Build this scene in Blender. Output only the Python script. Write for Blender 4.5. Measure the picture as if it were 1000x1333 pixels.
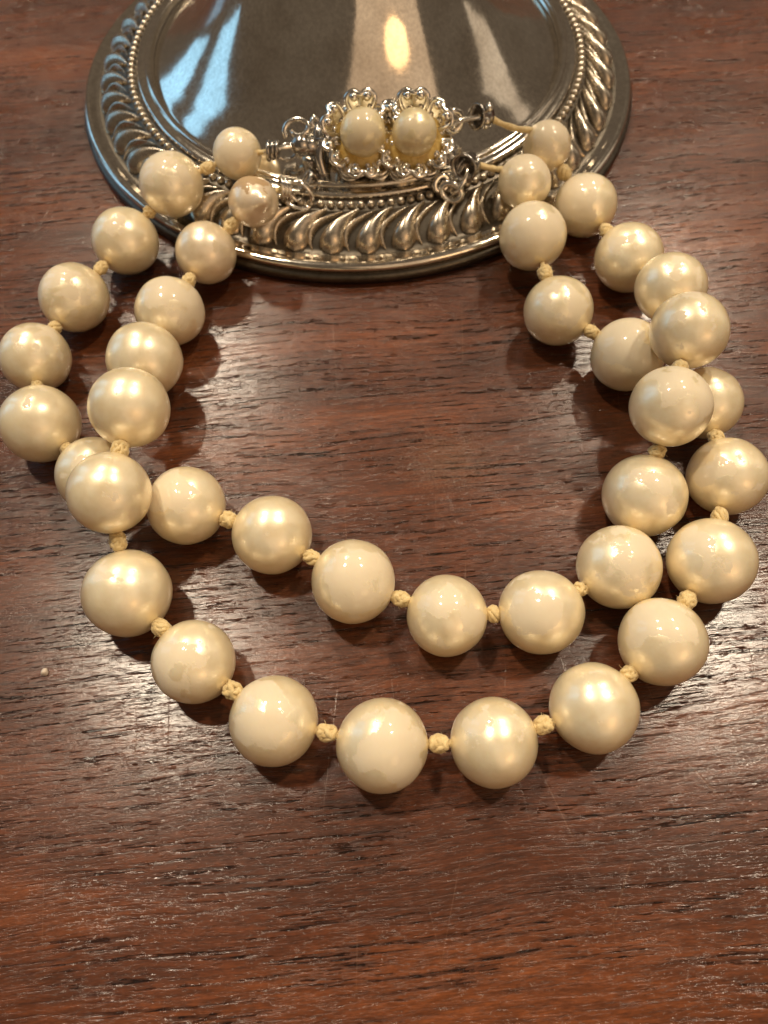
import bpy, bmesh, math, random
from mathutils import Vector, Matrix, noise as mnoise

# ------------------------------------------------------------------ camera
MM = 0.001
scene = bpy.context.scene
for o in list(bpy.data.objects):
    bpy.data.objects.remove(o)
C = scene.collection

cam_d = bpy.data.cameras.new("camera")
cam = bpy.data.objects.new("camera", cam_d)
C.objects.link(cam)
FW = Vector((0.0, 0.4539905, -0.89100652))
UP = Vector((0.04013179, 0.89028872, 0.45362476))
RT = Vector((0.9991944, -0.03575769, -0.01821945))
cm = Matrix((RT, UP, -FW)).transposed().to_4x4()
cm.translation = Vector((0, 0, 93 * MM))
cam.matrix_world = cm
cam_d.sensor_fit = 'VERTICAL'
cam_d.sensor_height = 36.0
cam_d.sensor_width = 27.0
cam_d.lens = 36.0 * 1003.0 / 1333.0
cam_d.clip_start = 0.002
cam_d.clip_end = 50.0
cam_d.dof.use_dof = True
cam_d.dof.focus_distance = 0.094
cam_d.dof.aperture_fstop = 30.0
scene.camera = cam

# ------------------------------------------------------------------ world + lamps
world = bpy.data.worlds.new("World")
scene.world = world
world.use_nodes = True
wb = world.node_tree.nodes["Background"]
wb.inputs["Color"].default_value = (1.0, 0.76, 0.54, 1)
wb.inputs["Strength"].default_value = 0.12

scene.view_settings.view_transform = 'Standard'
scene.view_settings.look = 'None'
scene.view_settings.exposure = 0.0
scene.view_settings.gamma = 1.0
scene.view_settings.use_curve_mapping = False

AIM = Vector((0, 0.06, 0.005))


def area_lamp(name, loc, watts, col, shape, sx, sy=None, aim=AIM):
    d = bpy.data.lights.new(name, 'AREA')
    d.shape = shape
    d.size = sx
    if sy:
        d.size_y = sy
    d.energy = watts
    d.color = col
    o = bpy.data.objects.new(name, d)
    C.objects.link(o)
    o.location = loc
    o.rotation_euler = (aim - Vector(loc)).to_track_quat('-Z', 'Y').to_euler()
    return o


# four recessed ceiling downlights, found from their reflections in the pearls
WARM = (1.0, 0.845, 0.64)
area_lamp("ceiling_downlight", (-0.56, 1.54, 1.80), 14.0, WARM, 'DISK', 0.13)
area_lamp("ceiling_downlight", (-0.56, 0.58, 1.80), 16.5, WARM, 'DISK', 0.13)
area_lamp("ceiling_downlight", (0.80, 1.54, 1.80), 13.5, WARM, 'DISK', 0.13)
area_lamp("ceiling_downlight", (0.80, 0.58, 1.80), 16.0, WARM, 'DISK', 0.13)
# daylight window far to the left
area_lamp("window_daylight", (-1.75, 0.78, 0.70), 2.4, (0.30, 0.66, 1.0), 'RECTANGLE', 0.46, 1.15)
area_lamp("window_daylight", (-1.55, 1.42, 0.70), 1.9, (0.30, 0.66, 1.0), 'RECTANGLE', 0.34, 1.15)
# warm lamp behind the photographer's right shoulder
area_lamp("warm_room_lamp", (0.85, -1.10, 0.74), 1.4, (1.0, 0.58, 0.26), 'DISK', 0.50)


# the lit far side of the room behind the photographer: broad, dim and warm
area_lamp("room_glow", (0.85, -1.40, 1.10), 7.5, (1.0, 0.71, 0.46), 'RECTANGLE', 2.1, 2.2)
# pale wall lit at the far right
area_lamp("wall_glow", (1.90, 0.75, 0.80), 1.2, (1.0, 0.82, 0.62), 'RECTANGLE', 0.55, 1.2)

scene.render.engine = 'CYCLES'
scene.cycles.max_bounces = 7
scene.cycles.glossy_bounces = 4
scene.cycles.diffuse_bounces = 3


# ------------------------------------------------------------------ helpers
def link(name, me, mat, parent=None):
    o = bpy.data.objects.new(name, me)
    C.objects.link(o)
    if mat and not me.materials:
        me.materials.append(mat)
    o.parent = parent
    return o


def mesh_from(name, verts, faces, smooth=True):
    me = bpy.data.meshes.new(name)
    me.from_pydata([tuple(Vector(v) * MM) for v in verts], [], faces)
    me.update()
    if smooth:
        me.polygons.foreach_set("use_smooth", [True] * len(me.polygons))
    return me


def tube(pts, rad, seg=10, closed=False, ply=0.0, twist=0.0, caps=True):
    """verts/faces of a tube along pts (mm); rad may be a list or a number"""
    pts = [Vector(p) for p in pts]
    n = len(pts)
    if not isinstance(rad, (list, tuple)):
        rad = [rad] * n
    tans = []
    for i in range(n):
        if closed:
            t = pts[(i + 1) % n] - pts[i - 1]
        else:
            t = pts[min(i + 1, n - 1)] - pts[max(i - 1, 0)]
        tans.append(t.normalized())
    ref = Vector((0, 0, 1)) if abs(tans[0].z) < 0.9 else Vector((1, 0, 0))
    nrm = (ref - tans[0] * ref.dot(tans[0])).normalized()
    vs, fs = [], []
    s = 0.0
    for i in range(n):
        if i:
            q = tans[i - 1].rotation_difference(tans[i])
            nrm = q @ nrm
            s += (pts[i] - pts[i - 1]).length
        nrm = (nrm - tans[i] * nrm.dot(tans[i])).normalized()
        b = tans[i].cross(nrm)
        for k in range(seg):
            a = 2 * math.pi * k / seg
            r = rad[i] * (1 + ply * math.cos(2 * a - twist * s))
            vs.append(pts[i] + nrm * (math.cos(a) * r) + b * (math.sin(a) * r))
    m = n if closed else n - 1
    for i in range(m):
        j = (i + 1) % n
        for k in range(seg):
            k2 = (k + 1) % seg
            fs.append((i * seg + k, i * seg + k2, j * seg + k2, j * seg + k))
    if not closed and caps:
        fs.append(tuple(range(seg))[::-1])
        fs.append(tuple((n - 1) * seg + k for k in range(seg)))
    return vs, fs


def join(parts):
    vs, fs = [], []
    for v, f in parts:
        off = len(vs)
        vs += list(v)
        fs += [tuple(i + off for i in t) for t in f]
    return vs, fs


def lathe(profile, seg=192):
    vs, fs = [], []
    n = len(profile)
    for k in range(seg):
        a = 2 * math.pi * k / seg
        c, s = math.cos(a), math.sin(a)
        for r, z in profile:
            vs.append((r * c, r * s, z))
    for k in range(seg):
        k2 = (k + 1) % seg
        for i in range(n - 1):
            fs.append((k * n + i, k2 * n + i, k2 * n + i + 1, k * n + i + 1))
    return vs, fs


def ball(seg=24, rings=16, r=1.0, c=(0, 0, 0), sc=(1, 1, 1)):
    vs, fs = [], []
    vs.append((c[0], c[1], c[2] + r * sc[2]))
    for i in range(1, rings):
        t = math.pi * i / rings
        for k in range(seg):
            a = 2 * math.pi * k / seg
            vs.append((c[0] + r * sc[0] * math.sin(t) * math.cos(a),
                       c[1] + r * sc[1] * math.sin(t) * math.sin(a),
                       c[2] + r * sc[2] * math.cos(t)))
    vs.append((c[0], c[1], c[2] - r * sc[2]))
    last = len(vs) - 1
    for k in range(seg):
        fs.append((0, 1 + k, 1 + (k + 1) % seg))
        fs.append((last, 1 + (rings - 2) * seg + (k + 1) % seg, 1 + (rings - 2) * seg + k))
    for i in range(rings - 2):
        for k in range(seg):
            a = 1 + i * seg + k
            b = 1 + i * seg + (k + 1) % seg
            fs.append((a, a + seg, b + seg, b))
    return vs, fs


def spline(ctrl, n=8, closed=False):
    """Catmull-Rom through control points"""
    P = [Vector(p) for p in ctrl]
    m = len(P)
    out = []
    rng = range(m) if closed else range(m - 1)
    for i in rng:
        if closed:
            p0, p1, p2, p3 = P[i - 1], P[i], P[(i + 1) % m], P[(i + 2) % m]
        else:
            p0, p1, p2, p3 = P[max(i - 1, 0)], P[i], P[i + 1], P[min(i + 2, m - 1)]
        for k in range(n):
            t = k / n
            out.append(0.5 * ((2 * p1) + (p2 - p0) * t + (2 * p0 - 5 * p1 + 4 * p2 - p3) * t * t
                              + (3 * p1 - p0 - 3 * p2 + p3) * t ** 3))
    if not closed:
        out.append(P[-1])
    return out


# ------------------------------------------------------------------ materials
def new_mat(name):
    m = bpy.data.materials.new(name)
    m.use_nodes = True
    nt = m.node_tree
    b = nt.nodes["Principled BSDF"]
    return m, nt, b


def N(nt, kind, **kw):
    n = nt.nodes.new(kind)
    for k, v in kw.items():
        if k in n.inputs:
            n.inputs[k].default_value = v
        else:
            setattr(n, k, v)
    return n


def ramp(nt, src, stops):
    r = nt.nodes.new("ShaderNodeValToRGB")
    el = r.color_ramp.elements
    while len(el) < len(stops):
        el.new(0.5)
    for e, (p, c) in zip(el, stops):
        e.position = p
        e.color = c if len(c) == 4 else (*c, 1)
    nt.links.new(src, r.inputs[0])
    return r.outputs[0]


def g(v):
    return (v, v, v, 1)


def math_n(nt, op, a, b=None, c=None, clamp=False):
    n = nt.nodes.new("ShaderNodeMath")
    n.operation = op
    n.use_clamp = clamp
    for i, x in enumerate((a, b, c)):
        if x is None:
            continue
        if isinstance(x, (int, float)):
            n.inputs[i].default_value = x
        else:
            nt.links.new(x, n.inputs[i])
    return n.outputs[0]


def mix_c(nt, fac, a, b, mode='MIX'):
    n = nt.nodes.new("ShaderNodeMix")
    n.data_type = 'RGBA'
    n.blend_type = mode
    for i, x in ((0, fac), (6, a), (7, b)):
        if isinstance(x, (int, float)):
            n.inputs[i].default_value = x
        elif isinstance(x, tuple):
            n.inputs[i].default_value = x if len(x) == 4 else (*x, 1)
        else:
            nt.links.new(x, n.inputs[i])
    return n.outputs[2]


def coords(nt, scale, rot=(0, 0, 0), loc=(0, 0, 0), src=None):
    """object coordinates in millimetres, rotated, then stretched"""
    if src is None:
        src = nt.nodes.new("ShaderNodeTexCoord").outputs["Object"]
        m0 = N(nt, "ShaderNodeMapping")
        m0.inputs["Scale"].default_value = (1000, 1000, 1000)
        m0.inputs["Rotation"].default_value = rot
        nt.links.new(src, m0.inputs[0])
        src = m0.outputs[0]
    m = N(nt, "ShaderNodeMapping")
    m.inputs["Scale"].default_value = scale
    m.inputs["Location"].default_value = loc
    nt.links.new(src, m.inputs[0])
    return m.outputs[0]


def noise_t(nt, vec, scale=1.0, detail=4.0, rough=0.55, dist=0.0):
    n = N(nt, "ShaderNodeTexNoise", Scale=scale, Detail=detail, Roughness=rough, Distortion=dist)
    nt.links.new(vec, n.inputs["Vector"])
    return n.outputs["Fac"]


def bump(nt, h, strength, dist_mm, prev=None):
    b = N(nt, "ShaderNodeBump", Strength=strength, Distance=dist_mm * MM)
    nt.links.new(h, b.inputs["Height"])
    if prev is not None:
        nt.links.new(prev, b.inputs["Normal"])
    return b.outputs[0]


def wood_material():
    m, nt, b = new_mat("varnished_brown_wood")
    tc = nt.nodes.new("ShaderNodeTexCoord").outputs["Object"]
    m0 = N(nt, "ShaderNodeMapping")
    m0.inputs["Scale"].default_value = (1000, 1000, 1000)
    m0.inputs["Rotation"].default_value = (0, 0, math.radians(-3.0))
    nt.links.new(tc, m0.inputs[0])
    src = m0.outputs[0]
    # slow waviness of the grain
    wv = N(nt, "ShaderNodeTexNoise", Scale=0.03, Detail=1.0)
    nt.links.new(src, wv.inputs["Vector"])
    vm = nt.nodes.new("ShaderNodeVectorMath")
    vm.operation = 'MULTIPLY_ADD'
    nt.links.new(wv.outputs["Color"], vm.inputs[0])
    vm.inputs[1].default_value = (0, 3.5, 0)
    nt.links.new(src, vm.inputs[2])
    src = vm.outputs[0]
    tone = noise_t(nt, coords(nt, (0.012, 0.06, 1), src=src), 1.0, 3, 0.6)
    fibre = noise_t(nt, coords(nt, (0.13, 1.5, 1), src=src), 1.0, 5, 0.72)
    fine = noise_t(nt, coords(nt, (0.9, 5.5, 1), src=src), 1.0, 4, 0.75)
    streak = noise_t(nt, coords(nt, (0.075, 1.55, 1), loc=(31, 7, 0), src=src), 1.0, 4, 0.65)
    pore_n = noise_t(nt, coords(nt, (0.42, 3.4, 1), loc=(3, 17, 0), src=src), 1.0, 3, 0.65)
    zone = noise_t(nt, coords(nt, (0.035, 0.16, 1), loc=(9, 2, 0), src=src), 1.0, 2, 0.5)
    base = ramp(nt, tone, [(0.30, (0.046, 0.0130, 0.0047)), (0.52, (0.100, 0.0280, 0.0094)), (0.72, (0.180, 0.0510, 0.0145))])
    base = mix_c(nt, 1.0, base, ramp(nt, fibre, [(0.28, g(0.40)), (0.50, g(0.95)), (0.72, g(1.55))]), 'MULTIPLY')
    base = mix_c(nt, 1.0, base, ramp(nt, fine, [(0.28, g(0.50)), (0.72, g(1.48))]), 'MULTIPLY')
    st = ramp(nt, streak, [(0.535, g(0)), (0.60, g(1))])
    pm = ramp(nt, pore_n, [(0.52, g(0)), (0.58, g(1))])
    zn = ramp(nt, zone, [(0.38, g(0.2)), (0.56, g(1))])
    # open pores gather along the dark streaks
    pores = math_n(nt, 'MULTIPLY', pm, math_n(nt, 'MULTIPLY', zn, math_n(nt, 'MULTIPLY_ADD', st, 0.85, 0.15)))
    base = mix_c(nt, math_n(nt, 'MULTIPLY', math_n(nt, 'MULTIPLY', st, zn), 0.66), base, (0.024, 0.0095, 0.006))
    base = mix_c(nt, math_n(nt, 'MULTIPLY', pores, 0.9), base, (0.008, 0.004, 0.003))

    # hairline scratches
    def scratch(rot, sc, seed, lo):
        v = coords(nt, (sc, sc * 0.28, 1), loc=(seed, seed * 2, 0), src=m0.outputs[0])
        mr = N(nt, "ShaderNodeMapping")
        mr.inputs["Rotation"].default_value = (0, 0, rot)
        nt.links.new(v, mr.inputs[0])
        vo = N(nt, "ShaderNodeTexVoronoi", feature='DISTANCE_TO_EDGE', Scale=1.0)
        nt.links.new(mr.outputs[0], vo.inputs["Vector"])
        l = ramp(nt, vo.outputs["Distance"], [(0.0, g(1)), (0.004, g(0))])
        msk = ramp(nt, noise_t(nt, coords(nt, (0.07, 0.07, 1), loc=(seed, 0, 0), src=src), 1, 3), [(lo, g(0)), (lo + 0.1, g(1))])
        return math_n(nt, 'MULTIPLY', l, msk)
    scr = math_n(nt, 'MAXIMUM', scratch(0.5, 0.05, 4.0, 0.50), scratch(-0.7, 0.10, 11.0, 0.52))
    base = mix_c(nt, math_n(nt, 'MULTIPLY', scr, 0.16), base, (0.34, 0.19, 0.11))
    # scuffed spot where something once stood, inside the necklace
    md = N(nt, "ShaderNodeMapping")
    md.inputs["Location"].default_value = (-9.5 * 0.075, -55 * 0.10, 0)
    md.inputs["Scale"].default_value = (75, 100, 100)
    nt.links.new(tc, md.inputs[0])
    gr = nt.nodes.new("ShaderNodeTexGradient")
    gr.gradient_type = 'SPHERICAL'
    nt.links.new(md.outputs[0], gr.inputs[0])
    spk = noise_t(nt, coords(nt, (2.6, 4.6, 1), loc=(40, 3, 0), src=src), 1.0, 4, 0.75)
    sc_m = math_n(nt, 'ADD', math_n(nt, 'MULTIPLY', gr.outputs[1], 0.30), spk)
    sc_m = ramp(nt, sc_m, [(0.66, g(0)), (0.74, g(1))])
    base = mix_c(nt, math_n(nt, 'MULTIPLY', sc_m, 0.15), base, (0.32, 0.22, 0.15))
    nt.links.new(base, b.inputs["Base Color"])
    grit = noise_t(nt, coords(nt, (2.6, 4.6, 1), src=src), 1.0, 3, 0.7)
    scuff = noise_t(nt, coords(nt, (0.06, 0.09, 1), loc=(5, 5, 0), src=src), 1.0, 3, 0.6)
    rgh = ramp(nt, scuff, [(0.35, g(0.25)), (0.65, g(0.35))])
    rgh = math_n(nt, 'MULTIPLY_ADD', pores, -0.14, rgh)
    nt.links.new(rgh, b.inputs["Roughness"])
    b.inputs["Specular IOR Level"].default_value = 0.18
    b.inputs["Coat Weight"].default_value = 0.70
    b.inputs["Coat Roughness"].default_value = 0.15
    h = math_n(nt, 'MULTIPLY', fibre, 0.20)
    h = math_n(nt, 'SUBTRACT', h, math_n(nt, 'MULTIPLY', pores, 2.6))
    h = math_n(nt, 'SUBTRACT', h, math_n(nt, 'MULTIPLY', st, 0.25))
    h = math_n(nt, 'ADD', h, math_n(nt, 'MULTIPLY', grit, 0.32))
    h = math_n(nt, 'SUBTRACT', h, math_n(nt, 'MULTIPLY', scr, 0.12))
    nb = bump(nt, h, 0.85, 0.055)
    nt.links.new(nb, b.inputs["Normal"])
    nt.links.new(nb, b.inputs["Coat Normal"])
    return m


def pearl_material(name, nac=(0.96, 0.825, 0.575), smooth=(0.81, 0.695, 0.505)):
    """nacre with reflections painted in as patches: object colour R = amount of smooth patch, G = seed"""
    m, nt, b = new_mat(name)
    tc = nt.nodes.new("ShaderNodeTexCoord").outputs["Object"]
    oi = nt.nodes.new("ShaderNodeObjectInfo")
    sep = nt.nodes.new("ShaderNodeSeparateColor")
    nt.links.new(oi.outputs["Color"], sep.inputs[0])
    amount, seed = sep.outputs[0], sep.outputs[1]
    cb = nt.nodes.new("ShaderNodeCombineXYZ")
    sd = math_n(nt, 'MULTIPLY', seed, 37.0)
    for i in range(3):
        nt.links.new(sd, cb.inputs[i])
    va = nt.nodes.new("ShaderNodeVectorMath")
    va.operation = 'ADD'
    nt.links.new(tc, va.inputs[0])
    nt.links.new(cb.outputs[0], va.inputs[1])
    P = va.outputs[0]
    sx = nt.nodes.new("ShaderNodeSeparateXYZ")
    nt.links.new(tc, sx.inputs[0])
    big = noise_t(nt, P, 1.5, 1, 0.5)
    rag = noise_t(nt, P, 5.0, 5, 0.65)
    # painted reflection (chip on one pearl) grows from the pearl's own pole (local +Z)
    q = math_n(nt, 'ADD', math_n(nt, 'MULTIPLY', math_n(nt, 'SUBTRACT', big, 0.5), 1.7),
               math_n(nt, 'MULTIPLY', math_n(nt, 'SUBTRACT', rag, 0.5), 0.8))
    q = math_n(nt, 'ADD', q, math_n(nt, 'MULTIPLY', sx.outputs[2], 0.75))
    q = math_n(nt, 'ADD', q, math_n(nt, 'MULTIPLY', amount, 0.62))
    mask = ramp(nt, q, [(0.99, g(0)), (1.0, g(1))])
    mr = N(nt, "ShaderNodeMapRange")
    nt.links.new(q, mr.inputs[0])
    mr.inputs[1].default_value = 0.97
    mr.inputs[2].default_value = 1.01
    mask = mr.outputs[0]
    cloud = noise_t(nt, P, 2.2, 3, 0.5)
    nacre_c = ramp(nt, cloud, [(0.3, (nac[0] * 0.93, nac[1] * 0.90, nac[2] * 0.84)), (0.7, (nac[0] * 1.06, nac[1] * 1.08, nac[2] * 1.14))])
    # orient: pale at the face, deeper gold seen edge-on
    lw = N(nt, "ShaderNodeLayerWeight", Blend=0.45)
    nacre_c = mix_c(nt, math_n(nt, 'MULTIPLY', lw.outputs["Facing"], 0.55), nacre_c, (nac[0] * 1.0, nac[1] * 0.93, nac[2] * 0.70))
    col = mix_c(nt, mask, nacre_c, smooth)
    nt.links.new(col, b.inputs["Base Color"])
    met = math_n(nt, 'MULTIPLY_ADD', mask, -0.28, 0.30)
    nt.links.new(met, b.inputs["Metallic"])
    mott = noise_t(nt, P, 9.0, 3, 0.6)
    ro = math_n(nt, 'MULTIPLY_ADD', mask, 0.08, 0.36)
    ro = math_n(nt, 'ADD', ro, math_n(nt, 'MULTIPLY', math_n(nt, 'SUBTRACT', mott, 0.5), 0.14))
    nt.links.new(ro, b.inputs["Roughness"])
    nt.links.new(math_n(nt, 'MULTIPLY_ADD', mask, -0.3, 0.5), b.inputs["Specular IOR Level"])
    b.inputs["Subsurface Weight"].default_value = 0.15
    b.inputs["Subsurface Radius"].default_value = (1.0, 0.7, 0.35)
    b.inputs["Subsurface Scale"].default_value = 1.6 * MM
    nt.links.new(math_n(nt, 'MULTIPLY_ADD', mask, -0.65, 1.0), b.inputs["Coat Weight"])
    b.inputs["Coat IOR"].default_value = 1.9
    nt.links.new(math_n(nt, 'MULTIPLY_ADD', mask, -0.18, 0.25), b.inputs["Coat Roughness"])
    pit = noise_t(nt, P, 3.0, 2, 0.5)
    pits = ramp(nt, noise_t(nt, P, 8.0, 1, 0.5), [(0.70, g(0)), (0.78, g(1))])
    h = math_n(nt, 'ADD', math_n(nt, 'MULTIPLY', pit, 0.6), math_n(nt, 'MULTIPLY', mask, -0.2))
    h = math_n(nt, 'SUBTRACT', h, math_n(nt, 'MULTIPLY', pits, 0.18))
    h = math_n(nt, 'ADD', h, math_n(nt, 'MULTIPLY', mott, 0.05))
    nb = bump(nt, h, 0.5, 0.09)
    nt.links.new(nb, b.inputs["Normal"])
    nt.links.new(bump(nt, h, 0.3, 0.08), b.inputs["Coat Normal"])
    return m


def silver_material(name, col, rough, tarnish_refl, tcol=(0.10, 0.085, 0.065), bumpy=0.0, scale=0.16, lo=0.45, hi=0.75, tr=0.18):
    m, nt, b = new_mat(name)
    v = coords(nt, (1, 1, 1))
    n1 = noise_t(nt, v, scale, 5, 0.62)
    n2 = noise_t(nt, v, 1.6, 4, 0.6)
    t = ramp(nt, n1, [(lo, g(0)), (hi, g(1))])
    t = math_n(nt, 'MULTIPLY', t, tarnish_refl)
    c = mix_c(nt, t, col, tcol)
    sp = ramp(nt, n2, [(0.35, g(0.86)), (0.65, g(1.05))])
    c = mix_c(nt, 1.0, c, sp, 'MULTIPLY')
    nt.links.new(c, b.inputs["Base Color"])
    b.inputs["Metallic"].default_value = 1.0
    r = math_n(nt, 'MULTIPLY_ADD', t, tr, rough)
    r = math_n(nt, 'ADD', r, math_n(nt, 'MULTIPLY', math_n(nt, 'SUBTRACT', n2, 0.5), 0.10))
    nt.links.new(r, b.inputs["Roughness"])
    if bumpy:
        nt.links.new(bump(nt, noise_t(nt, v, 0.55, 4, 0.6), 0.5, bumpy), b.inputs["Normal"])
    return m


def cord_material():
    m, nt, b = new_mat("cream_silk_cord")
    v = coords(nt, (1, 1, 1))
    n1 = noise_t(nt, v, 2.0, 4, 0.6)
    n2 = noise_t(nt, v, 14.0, 2, 0.6)
    c = ramp(nt, n1, [(0.3, (0.62, 0.44, 0.18)), (0.7, (0.82, 0.655, 0.35))])
    nt.links.new(c, b.inputs["Base Color"])
    b.inputs["Roughness"].default_value = 0.55
    b.inputs["Sheen Weight"].default_value = 0.3
    nt.links.new(bump(nt, n2, 0.5, 0.08), b.inputs["Normal"])
    return m


M_wood = wood_material()
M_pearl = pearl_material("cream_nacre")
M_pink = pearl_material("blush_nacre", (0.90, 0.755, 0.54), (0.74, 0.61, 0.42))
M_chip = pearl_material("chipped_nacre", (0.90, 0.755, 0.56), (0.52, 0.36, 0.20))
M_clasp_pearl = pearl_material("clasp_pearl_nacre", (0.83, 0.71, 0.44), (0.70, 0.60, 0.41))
M_cord = cord_material()
M_silver = silver_material("polished_worn_silver", (0.86, 0.80, 0.70), 0.09, 0.75, tr=0.07, tcol=(0.56, 0.49, 0.40), bumpy=0.02, scale=0.09, lo=0.40, hi=0.68)  # broad blotches put dark room reflections into the colour, along with tarnish
M_lobe = silver_material("rubbed_silver", (0.66, 0.58, 0.47), 0.26, 0.6, scale=0.5, bumpy=0.03)
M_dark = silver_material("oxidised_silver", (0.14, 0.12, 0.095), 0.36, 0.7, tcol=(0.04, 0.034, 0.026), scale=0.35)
M_plated = silver_material("plated_clasp_silver", (0.93, 0.89, 0.81), 0.13, 0.5, scale=0.8, tcol=(0.40, 0.32, 0.20))
M_steel = silver_material("grey_clasp_metal", (0.50, 0.47, 0.43), 0.20, 0.5, scale=0.9)


def glue_material():
    m, nt, b = new_mat("yellowed_glue")
    v = coords(nt, (1, 1, 1))
    c = ramp(nt, noise_t(nt, v, 0.8, 4, 0.6), [(0.3, (0.52, 0.31, 0.06)), (0.7, (0.80, 0.60, 0.22))])
    nt.links.new(c, b.inputs["Base Color"])
    b.inputs["Roughness"].default_value = 0.25
    nt.links.new(bump(nt, noise_t(nt, v, 1.4, 3), 0.6, 0.3), b.inputs["Normal"])
    return m


M_glue = glue_material()

# ------------------------------------------------------------------ table
bm = bmesh.new()
bmesh.ops.create_cube(bm, size=1.0)
for v in bm.verts:
    v.co = Vector((v.co.x * 0.9, v.co.y * 0.8 + 0.15, v.co.z * 0.025 - 0.0125))
bmesh.ops.bevel(bm, geom=list(bm.edges), offset=0.004, segments=3, affect='EDGES')
me = bpy.data.meshes.new("table_top")
bm.to_mesh(me)
bm.free()
table = link("table_top", me, M_wood)
table["kind"] = "structure"

# ------------------------------------------------------------------ silver pedestal foot
AXIS = Vector((-1.705, 138.635, 0)) * MM
ped = bpy.data.objects.new("silver_pedestal", None)
C.objects.link(ped)
ped.location = AXIS
ped["label"] = "worn silver pedestal foot with gadrooned border and beaded ring"
ped["category"] = "pedestal"


def dense(ctrl, n=6):
    return [(p.x, p.y) for p in spline([(r, z, 0) for r, z in ctrl], n)]


edge = [(46.5, 0.02), (50.0, 0.02), (50.5, 0.35), (50.75, 1.0), (50.6, 1.7), (50.1, 2.05), (49.75, 2.15)]
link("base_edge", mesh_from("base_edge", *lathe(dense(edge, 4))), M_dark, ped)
rim = [(49.7, 2.1), (50.05, 2.4), (50.15, 2.85), (49.9, 3.3), (49.4, 3.5), (48.8, 3.42), (48.1, 3.22), (47.4, 3.15)]
link("rim", mesh_from("rim", *lathe(dense(rim, 4))), M_silver, ped)
band = [(47.45, 3.14), (46.6, 3.25), (45.4, 4.0), (44.0, 4.8), (42.4, 5.7), (41.6, 6.3), (41.3, 6.55), (40.5, 6.75), (39.6, 6.95), (39.35, 7.2)]
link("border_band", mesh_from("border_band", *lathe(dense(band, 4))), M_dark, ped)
ledge = [(39.4, 7.1), (39.35, 7.6), (39.1, 7.9), (38.5, 8.0), (37.9, 8.0), (37.7, 8.05)]
link("ledge", mesh_from("ledge", *lathe(dense(ledge, 4))), M_silver, ped)
ring = [(37.75, 8.0), (37.65, 8.3), (37.35, 8.5), (37.0, 8.5), (36.7, 8.25), (36.55, 7.85), (36.3, 7.55)]
link("inner_ring", mesh_from("inner_ring", *lathe(dense(ring, 4))), M_silver, ped)
stem = [(36.35, 7.5), (36.1, 7.56), (34.6, 8.5), (32, 10.2), (29, 12.5), (26, 15.5), (23, 19.7), (20.2, 25.2), (17.4, 33.5), (15.0, 44), (13.0, 56),
        (11.2, 68), (9.8, 74), (9.6, 76), (11.6, 78), (11.8, 80), (9.8, 82), (10.2, 88), (11.8, 96), (12.2, 104), (13.4, 105.2),
        (13.2, 106), (10.8, 106.2), (10.2, 104), (10.0, 90), (0.01, 89.6)]
link("stem", mesh_from("stem", *lathe(dense(stem, 6))), M_silver, ped)


def lobe_mesh(name, r0, r1, half_w, height, twist, prof, nu=18, nv=8, curl=0.0):
    """raised gadroon from the outer radius r0 (bulb) to the inner radius r1 (tail)"""
    vs, fs = [], []
    for i in range(nu + 1):
        s = i / nu
        r = r0 + (r1 - r0) * s
        w, h = prof(s)
        zb = 3.2 + (46.6 - r) * (3.25 / 5.2) if r < 46.6 else 3.15
        phi = twist * (s ** 2.8) + curl * math.sin(math.pi * s)
        for k in range(nv + 1):
            a = math.pi * k / nv
            d = -math.cos(a) * w * half_w
            an = phi + d / r
            z = zb - 0.25 + (height * h + 0.25) * math.sin(a)
            vs.append((r * math.sin(an), -r * math.cos(an), z))
    for i in range(nu):
        for k in range(nv):
            a = i * (nv + 1) + k
            fs.append((a, a + 1, a + nv + 2, a + nv + 1))
    return mesh_from(name, vs, fs)


def p_big(s):
    w = math.sqrt(max(0.0, 1 - ((0.26 - s) / 0.26) ** 2)) if s < 0.26 else (1 - 0.86 * ((s - 0.26) / 0.74) ** 1.7)
    return max(w, 0.05), max(w, 0.05) ** 0.8


def p_thin(s):
    w = math.sin(math.pi * min(1, s * 0.92 + 0.04)) ** 0.7
    return max(w, 0.05), max(w, 0.05)


NL = 50
PITCH = 2 * math.pi / NL
big = lobe_mesh("gadroon", 47.15, 41.3, 2.05, 2.2, PITCH * 0.8, p_big)
thin = lobe_mesh("gadroon_leaf", 46.7, 41.5, 0.55, 1.2, PITCH * 0.80, p_thin, nu=14, nv=6, curl=-0.02)
for i in range(NL):
    o = link("gadroon", big, M_lobe, ped)
    o.rotation_euler.z = (i + 0.13) * PITCH
    o = link("gadroon_leaf", thin, M_lobe, ped)
    o.rotation_euler.z = (i + 0.63) * PITCH
NB = 160
bead = mesh_from("bead", *ball(10, 8, 0.70))
for i in range(NB):
    a = 2 * math.pi * i / NB
    o = link("bead", bead, M_lobe, ped)
    o.location = Vector((40.45 * math.cos(a), 40.45 * math.sin(a), 6.95)) * MM

# ------------------------------------------------------------------ necklace
neck = bpy.data.objects.new("pearl_necklace", None)
C.objects.link(neck)
neck["label"] = "double strand cream pearl necklace with knotted cord and floral silver clasp"
neck["category"] = "necklace"

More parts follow.
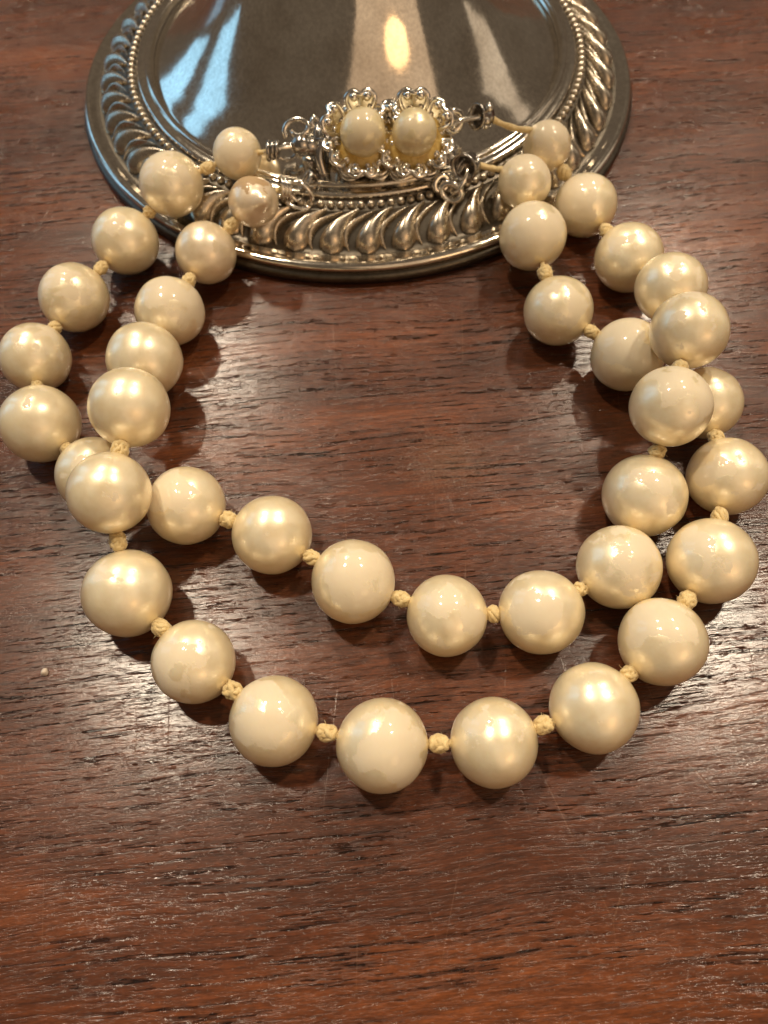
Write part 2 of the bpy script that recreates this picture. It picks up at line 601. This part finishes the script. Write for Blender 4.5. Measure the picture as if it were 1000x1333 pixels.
PA = [(-20.61, 105.13, 11.64, 3.79), (-31.08, 101.23, 9.62, 4.86), (-38.87, 94.35, 5.18, 5.08), (-45.32, 83.09, 5.09, 5.09),
      (-49.41, 72.14, 4.95, 4.92), (-46.49, 60.28, 5.3, 5.3), (-38.07, 52.09, 5.05, 5.0), (-25.52, 46.92, 5.03, 5.03),
      (-14.27, 42.25, 5.02, 5.02), (-4.09, 35.41, 5.16, 5.15), (7.03, 30.61, 4.85, 4.85), (18.29, 30.53, 5.09, 5.07),
      (28.52, 35.85, 5.22, 5.14), (33.46, 45.55, 5.31, 5.31), (36.54, 54.5, 12.01, 5.02), (40.77, 65.36, 13.32, 4.96),
      (41.79, 76.26, 9.55, 4.9), (38.86, 86.6, 5.13, 5.13), (34.12, 98.29, 5.0, 4.88), (28.14, 106.29, 9.88, 3.78)]
PB = [(-18.1, 96.86, 9.58, 3.83), (-25.93, 90.85, 5.37, 4.69), (-30.57, 79.65, 5.07, 5.07), (-32.53, 68.98, 7.34, 5.19),
      (-31.9, 57.68, 12.03, 5.08), (-33.1, 45.59, 11.47, 4.96), (-31.65, 34.91, 5.5, 5.3), (-22.98, 26.2, 4.88, 4.88),
      (-13.39, 18.97, 5.0, 5.0), (-1.21, 15.79, 5.12, 5.12), (11.14, 15.68, 4.86, 4.86), (22.79, 18.99, 5.02, 4.99),
      (31.81, 26.18, 5.5, 5.07), (39.87, 36.19, 5.29, 5.27), (44.75, 47.97, 5.1, 5.04), (44.6, 59.71, 4.88, 4.88),
      (35.43, 68.24, 5.16, 5.15), (26.75, 76.84, 5.04, 5.04), (24.38, 90.06, 6.87, 5.07), (23.9, 99.33, 9.02, 4.09)]
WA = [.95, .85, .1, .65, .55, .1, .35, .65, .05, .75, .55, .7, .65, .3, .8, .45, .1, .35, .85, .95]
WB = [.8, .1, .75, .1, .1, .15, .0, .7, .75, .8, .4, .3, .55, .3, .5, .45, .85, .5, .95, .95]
rnd = random.Random(7)

# a few slightly out-of-round pearl shapes (unit radius in mm -> scaled per pearl)
pearl_meshes = []
for k in range(8):
    vs, fs = ball(56, 36, 1.0)
    off = Vector((k * 13.1, k * 5.7, 3.3))
    out = []
    for v in vs:
        v = Vector(v)
        d = 0.030 * mnoise.noise(v * 0.9 + off) + 0.010 * mnoise.noise(v * 2.3 + off)
        out.append(v * (1 + d) * 1000)      # unit mesh in metres; object scale sets the size
    pearl_meshes.append(mesh_from("pearl", out, fs))


def oriented(zdir, xhint):
    z = zdir.normalized()
    x = (xhint - z * xhint.dot(z)).normalized()
    return Matrix((x, z.cross(x), z)).transposed()


cam_p = Vector((0, 0, 93))
idx = 0
for strand, refl_chip_amt in ((PA, WA), (PB, WB)):
    for i, (x, y, z, r) in enumerate(strand):
        c = Vector((x, y, z))
        me = pearl_meshes[(idx * 3) % 8]
        mat = M_pearl
        # the reflection painted on each pearl turns roughly to the camera and up
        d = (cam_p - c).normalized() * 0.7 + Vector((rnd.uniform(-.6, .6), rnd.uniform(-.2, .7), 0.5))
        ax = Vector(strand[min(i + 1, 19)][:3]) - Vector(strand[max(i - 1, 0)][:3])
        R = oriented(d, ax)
        o = bpy.data.objects.new("pearl", me)
        C.objects.link(o)
        if not me.materials:
            me.materials.append(None)
        o.material_slots[0].link = 'OBJECT'
        pink = strand is PB and i < 2
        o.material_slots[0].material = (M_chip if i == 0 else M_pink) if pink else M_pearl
        o.parent = neck
        sc = Vector((r, r, r)) * MM
        if strand is PB and i == 0:
            R = oriented(Vector((-0.1, 0.62, 0.78)), Vector((0.30, -0.85, -0.45)))
            sc = Vector((4.05, 3.75, 3.65)) * MM
            vs, fs = ball(56, 36, 1.0)
            vs = [Vector(v) for v in vs]
            vs = [(v + Vector((0.30, 0, 0)) * max(0.0, (v.x - 0.88) / 0.12) ** 1.2) * (1 + 0.04 * mnoise.noise(v * 1.7)) * 1000 for v in vs]
            o.data = mesh_from("pearl", vs, fs)
            o.data.materials.append(None)
            o.material_slots[0].link = 'OBJECT'
            o.material_slots[0].material = M_chip
            o["label"] = "chipped oval pearl with a small nub and a pink blush"
        m4 = R.to_4x4()
        m4.translation = c * MM
        o.matrix_local = m4 @ Matrix.Diagonal((*sc, 1))
        o.color = (refl_chip_amt[i], rnd.random(), 0, 1)
        idx += 1

# knots: thick two-ply cord tied in a trefoil
knot_meshes = []
for k in range(7):
    kr = random.Random(k + 40)
    turns, prec = ((5, 2), (6, 1), (7, 3), (5, 3), (7, 2), (4, 1), (6, 5))[k]
    tilt = math.radians(48 + 6 * (k % 4))
    offv = Vector((k * 3.7, 1.3, 8.8))
    pts = []
    for j in range(150):
        u = 2 * math.pi * j / 150
        p = Vector((math.cos(turns * u), math.sin(turns * u), 0)) * 0.80
        p = Matrix.Rotation(prec * u + k, 3, 'Z') @ (Matrix.Rotation(tilt, 3, 'X') @ p)
        p *= 1 + 0.10 * math.sin(3 * u + k)
        p += 0.16 * mnoise.noise_vector(p * 1.3 + offv)
        pts.append(p)
    parts = [tube(pts, 0.33, 10, True, 0.2, 7.0), ball(12, 8, 0.60)]
    for j in range(12):                       # loose fibres
        d = Vector((kr.gauss(0, 1), kr.gauss(0, 1), kr.gauss(0, 0.7))).normalized()
        e = Vector((kr.gauss(0, 1), kr.gauss(0, 1), kr.gauss(0, 1))).normalized()
        ln = kr.uniform(0.25, 0.6)
        parts.append(tube([d * 0.95, d * 1.15 + e * ln * 0.4, d * 1.25 + e * ln], [0.035, 0.03, 0.012], 3))
    knot_meshes.append(mesh_from("knot", *join(parts)))


def cord_between(a, b, r=0.42, sag=0.0, n=10, name="cord"):
    a, b = Vector(a), Vector(b)
    pts = []
    for j in range(n + 1):
        t = j / n
        p = a.lerp(b, t)
        p.z -= sag * math.sin(math.pi * t)
        pts.append(p)
    return link(name, mesh_from(name, *tube(pts, r, 12, False, 0.18, 5.0)), M_cord, neck)


kn = 0
for strand in (PA, PB):
    for i in range(19):
        a, b = Vector(strand[i][:3]), Vector(strand[i + 1][:3])
        ra, rb = strand[i][3], strand[i + 1][3]
        u = (b - a).normalized()
        gap = (b - a).length - ra - rb
        pa, pb = a + u * (ra - 0.6), b - u * (rb - 0.6)
        cord_between(pa, pb)
        if gap < 0.6:
            continue
        o = link("knot", knot_meshes[(kn * 3) % 7], M_cord, neck)
        mid = a + u * (ra + gap / 2 + rnd.uniform(-.1, .1))
        side = Vector((rnd.uniform(-1, 1), rnd.uniform(-1, 1), rnd.uniform(-1, 1)))
        R = oriented(u, side)
        s = rnd.uniform(0.84, 0.98)
        m4 = R.to_4x4()
        m4.translation = mid * MM
        o.matrix_local = m4 @ Matrix.Diagonal((s, s, min(1.12, max(0.7, (gap + 0.5) / 2.2)), 1))
        kn += 1

# ------------------------------------------------------------------ clasp
tau = math.radians(30)
P0 = Vector((3.16, 103.10, 11.5))
E_x = Vector((1, 0, 0))
E_n = Vector((0, -math.sin(tau), math.cos(tau)))
E_y = E_n.cross(E_x)
cl_m = Matrix((E_x, E_y, E_n)).transposed().to_4x4()
cl_m.translation = P0 * MM


def W(u, v, h):
    return P0 + E_x * u + E_y * v + E_n * h


FL = [(-4.05, 3.0), (3.75, 2.7)]


def flower_r(a, ph=0.0):
    return 4.75 + 0.7 * math.cos(6 * a + ph)


# the clasp's box: two scalloped plates and a wall between
def scallop(z0, z1, grow, n=160):
    cs = []
    for j in range(n):
        a = 2 * math.pi * j / n
        d = Vector((math.cos(a), math.sin(a)))
        best = 0
        for cx, cy in FL:
            # ray from the middle of the clasp to the flower outline
            mid = Vector((-0.15, 2.85))
            t = 0.0
            for q in range(120):
                t2 = q * 0.1
                p = mid + d * t2 - Vector((cx, cy))
                if p.length < flower_r(math.atan2(p.y, p.x)) + grow:
                    t = t2
            best = max(best, t)
        cs.append(Vector((-0.15, 2.85)) + d * best)
    if z1 is None:
        return [(c.x, c.y, z0) for c in cs]
    vs = [(c.x, c.y, z0) for c in cs] + [(c.x, c.y, z1) for c in cs] + [(-0.15, 2.85, z0), (-0.15, 2.85, z1)]
    fs = []
    for j in range(n):
        k = (j + 1) % n
        fs += [(j, k, n + k, n + j), (k, j, 2 * n), (n + j, n + k, 2 * n + 1)]
    return vs, fs


body = join([scallop(-2.15, -1.75, 0.35), scallop(-1.76, -0.95, -0.5), scallop(-0.96, -0.6, 0.25)])
clasp = link("clasp", mesh_from("clasp", *body, smooth=False), M_plated, neck)
clasp.matrix_local = cl_m
clasp["label"] = "silver clasp of two open flowers each holding a pearl"


def sub(name, vf, mat):
    return link(name, mesh_from(name, *vf), mat, clasp)


sub("edge_wire", tube(scallop(-0.75, None, 0.45), 0.30, 8, True), M_plated)
sub("edge_wire", tube(scallop(-1.95, None, 0.65), 0.32, 8, True), M_plated)
for k, (cx, cy) in enumerate(FL):
    # glue bed and the pearl itself
    vs, fs = ball(24, 14, 1.0, (cx, cy, 0.0), (4.7, 4.7, 1.7))
    vs = [Vector(v) + Vector((0, 0, 0.35 * mnoise.noise(Vector(v) * 0.8))) for v in vs]
    sub("glue_bed", (vs, fs), M_glue)
    o = bpy.data.objects.new("clasp_pearl", pearl_meshes[k])
    C.objects.link(o)
    o.material_slots[0].link = 'OBJECT'
    o.material_slots[0].material = M_clasp_pearl
    o.parent = clasp
    r = (3.5, 3.4)[k]
    o.matrix_local = Matrix.Translation(Vector((cx, cy, 2.25)) * MM) @ Matrix.Diagonal((r * MM, r * MM, r * MM, 1))
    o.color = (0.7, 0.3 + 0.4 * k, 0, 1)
    # granules packed round the setting
    for j in range(16):
        a = 2 * math.pi * (j + 0.3) / 16
        rr = 4.25 + 0.35 * (j % 2)
        sub("granule", ball(10, 8, 0.46 + 0.08 * (j % 3), (cx + rr * math.cos(a), cy + rr * math.sin(a), 0.55 + 0.3 * (j % 2))), M_plated)
    # six wire petals with curled tips and a bead between the curls
    for j in range(6):
        a = math.radians(60 * j + 30 + rnd.uniform(-6, 6))
        other = Vector(FL[1 - k]) - Vector((cx, cy))
        if Vector((math.cos(a), math.sin(a))).dot(other.normalized()) > 0.9:
            continue
        lift = 1.6 + rnd.uniform(-.3, .5) + (1.0 if math.sin(a) > 0.3 else -0.7)

        def pt(rad, side, h):
            return (cx + rad * math.cos(a) - side * math.sin(a), cy + rad * math.sin(a) + side * math.cos(a), h)
        loop = spline([pt(2.9, -0.3, -0.2), pt(3.9, -1.6, lift * .35), pt(5.3, -2.2, lift * .8), pt(6.1, -1.2, lift),
                       pt(5.45, -0.1, lift + .25), pt(6.1, 1.1, lift), pt(5.3, 2.2, lift * .8), pt(3.9, 1.6, lift * .35), pt(2.9, 0.3, -0.2)], 5)
        w1 = tube(loop, 0.42, 8)
        cup = []
        # thin cupped leaf behind the wire
        n1 = len(loop)
        lv = [Vector(p) - Vector((0, 0, 0.12)) for p in loop] + [Vector(pt(4.3, 0, lift * .15))]
        lf = [(q, q + 1, n1) for q in range(n1 - 1)]
        sub("petal", join([w1, (lv, lf)]), M_plated)
        b1 = ball(12, 8, 0.72, pt(5.2, -1.05, lift + .15))
        b2 = ball(12, 8, 0.66, pt(5.2, 1.0, lift + .1))
        sub("petal_bead", b1, M_plated)
        sub("petal_bead", b2, M_plated)


def torus_pts(c, ax1, ax2, r1, r2, n=28, turns=1.0, rise=(0, 0, 0), start=0.0):
    c, ax1, ax2, rise = Vector(c), Vector(ax1).normalized(), Vector(ax2).normalized(), Vector(rise)
    m = int(n * turns)
    return [c + ax1 * (r1 * math.cos(start + 2 * math.pi * j / n)) + ax2 * (r2 * math.sin(start + 2 * math.pi * j / n)) + rise * (j / n) for j in range(m if turns == 1.0 else m + 1)]


# left end: rounded lug, scroll, tongue bar and box wall
lug = ball(20, 14, 1.0, (-13.6, 2.4, 0.0), (1.75, 1.6, 1.7))
sub("clasp_lug", lug, M_steel)
lug2 = tube([(-13.4, 2.3, -0.1), (-12.4, 2.3, -0.1), (-11.0, 2.2, -0.2)], [1.5, 1.45, 1.5], 16)
sub("lug_sleeve", lug2, M_steel)
wall = spline([(-10.6, 6.2, -1.0), (-10.9, 4.4, 0.6), (-10.7, 2.2, 0.5), (-10.9, 0.2, 0.2), (-10.4, -2.0, -0.9)], 5)
sub("clasp_end_plate", tube(wall, [0.75] * len(wall), 8), M_steel)
sub("tongue_bar", tube([(-11.5, 2.7, 1.0), (-9.0, 2.7, 1.1), (-6.5, 2.8, 1.1)], 0.33, 8), M_steel)
sub("tongue_bar", tube([(-11.3, 2.0, 0.75), (-9.0, 2.0, 0.8), (-6.3, 2.1, 0.8)], 0.26, 8), M_steel)
scr = []
for j in range(34):
    t = j / 33
    a = math.radians(215 - 400 * t)
    rr = 2.3 - 1.35 * t
    scr.append((-13.9 + rr * math.cos(a), 4.4 + rr * math.sin(a) * 0.75, 0.4 + 1.0 * math.sin(math.pi * t)))
sub("scroll", tube(scr, 0.42, 8), M_plated)
sub("scroll", tube(spline([(-11.2, 4.2, 0.2), (-11.8, 5.2, 0.9), (-11.4, 6.2, 0.9), (-10.8, 5.6, 0.5)], 6), 0.35, 8), M_plated)
sub("clasp_foot", tube(spline([(-12.4, 0.6, -1.0), (-12.6, -0.4, -2.0), (-12.2, -1.4, -2.4)], 6), [0.9] * 13, 10), M_steel)
# upper left: bullion wire against the first pearl
for q in range(3):
    sub("wire_coil", tube(torus_pts((-18.6 + 0.65 * q, 1.35 + 0.1 * q, 0.9), (0.1, 1, 0.15), (0, -0.1, 1), 1.25 - .1 * q, 1.25 - .1 * q), 0.33, 8, True), M_steel)
sub("link_wire", tube(spline([(-19.4, 1.1, 0.8), (-17.2, 1.7, 0.9), (-15.8, 1.9, 0.6), (-14.6, 2.2, 0.2)], 5), 0.36, 8), M_plated)
sub("jump_ring", tube(torus_pts((-15.9, 1.5, -0.1), (1, 0.1, 0), (0, 0.75, 0.7), 1.5, 1.15), 0.32, 8, True), M_steel)
# lower left: rings holding the pink pearl
for q in range(3):
    sub("wire_coil", tube(torus_pts((-17.1 + 0.55 * q, -3.9 - 0.1 * q, -0.6), (0.15, 0.8, 0.6), (0.25, -0.6, 0.8), 1.75 - .08 * q, 1.6 - .08 * q), 0.30, 8, True), M_plated)
sub("jump_ring", tube(torus_pts((-14.2, -4.6, -0.8), (0.9, -0.4, -0.1), (0.1, 0.6, 0.8), 1.95, 1.7), 0.38, 8, True), M_plated)
sub("jump_ring", tube(torus_pts((-13.2, -2.6, -1.2), (0.4, 0.9, 0.1), (0.5, -0.1, 0.85), 1.6, 1.3), 0.32, 8, True), M_steel)
sub("link_wire", tube(spline([(-17.4, -4.9, -1.3), (-15.6, -6.3, -1.7), (-13.6, -6.6, -1.9), (-12.4, -5.9, -1.9)], 5), 0.4, 8), M_plated)


def bell(c, axis, r=1.9, ln=2.2):
    """cup-shaped cord end, open towards axis"""
    axis = Vector(axis).normalized()
    prof = [(0.35, -0.5), (0.9, -0.35), (0.96, 0.05), (1.0, 0.45), (1.12, 0.55), (1.02, 0.62), (0.84, 0.5), (0.78, 0.1), (0.5, -0.15), (0.01, -0.2)]
    vs, fs = lathe([(a * r, b * ln) for a, b in prof], 20)
    R = axis.to_track_quat('Z', 'Y')
    vs = [R @ Vector(v) + Vector(c) for v in vs]
    # scalloped claw tips
    return vs, fs


# right end: upper eyelet, bar and cup; lower cup, ring and eyelet
sub("eyelet", tube(torus_pts((9.9, 4.7, 0.9), (0.9, 0.2, -0.4), (0.1, 0.75, 0.66), 1.35, 1.5), 0.55, 10, True), M_plated)
sub("link_wire", tube(spline([(9.6, 4.3, 0.7), (11.3, 4.75, 1.1), (12.8, 4.85, 1.3), (14.0, 4.95, 1.4)], 5), 0.42, 8), M_plated)
sub("cord_cup", bell((14.4, 5.0, 1.5), (-0.85, -0.25, 0.55), 1.75, 2.6), M_steel)
for q in range(5):
    a = q * 2 * math.pi / 5
    sub("cup_bead", ball(10, 8, 0.55, (14.5 + 0.3 * math.cos(a) + .5, 5.0 + 1.45 * math.cos(a), 1.7 + 1.45 * math.sin(a))), M_plated)
sub("cord_cup", bell((12.0, -1.7, 0.1), (-0.55, -0.55, 0.65), 2.0, 2.6), M_steel)
sub("jump_ring", tube(torus_pts((10.7, -3.7, -0.2), (0.45, 0.85, 0.2), (0.55, -0.25, 0.8), 2.2, 1.25), 0.34, 8, True), M_plated)
sub("jump_ring", tube(torus_pts((11.9, -2.1, 0.1), (0.35, 0.9, 0.2), (0.8, -0.2, 0.5), 1.9, 1.7), 0.30, 8, True), M_steel)
sub("eyelet", tube(torus_pts((9.4, -5.2, -1.2), (0.95, -0.3, 0), (0.1, 0.8, 0.6), 1.6, 1.3), 0.55, 10, True), M_plated)
sub("eyelet", tube(torus_pts((7.9, -3.8, -1.2), (0.8, 0.5, 0), (-0.3, 0.8, 0.4), 1.2, 1.0), 0.5, 10, True), M_plated)
sub("clasp_lug", ball(14, 10, 1.0, (9.3, 0.6, -0.6), (1.3, 2.0, 1.2)), M_steel)

# cord runs from the cups to the last pearls
u = (Vector(PA[19][:3]) - W(15.4, 5.2, 1.0))
a0 = W(15.2, 5.0, 1.2)
cord_between(a0, Vector(PA[19][:3]) + Vector((-1.6, 1.0, 2.2)), 0.46, 0.7)
cord_between(W(12.6, -1.2, 0.2), Vector(PB[19][:3]) + Vector((-1.6, 1.4, 1.4)), 0.46, 0.6)
cord_between(W(-18.9, 1.2, 0.9), Vector(PA[0][:3]), 0.4)
cord_between(W(-17.2, -3.9, -0.6), Vector(PB[0][:3]), 0.4)

# crumb lying on the wood
vs, fs = ball(10, 8, 0.42)
vs = [Vector(v) * (1 + 0.5 * mnoise.noise(Vector(v) * 3)) for v in vs]
mcr, nt, b = new_mat("pale_crumb")
b.inputs["Base Color"].default_value = (0.62, 0.52, 0.42, 1)
b.inputs["Roughness"].default_value = 0.6
nt.links.new(bump(nt, noise_t(nt, coords(nt, (1, 1, 1)), 4.0, 3), 0.6, 0.1), b.inputs["Normal"])
cr = link("crumb", mesh_from("crumb", vs, fs), mcr)
cr.location = Vector((-42.5, 27.0, 0.3)) * MM
cr["label"] = "tiny pale crumb lying alone on the brown wood"
cr["category"] = "crumb"
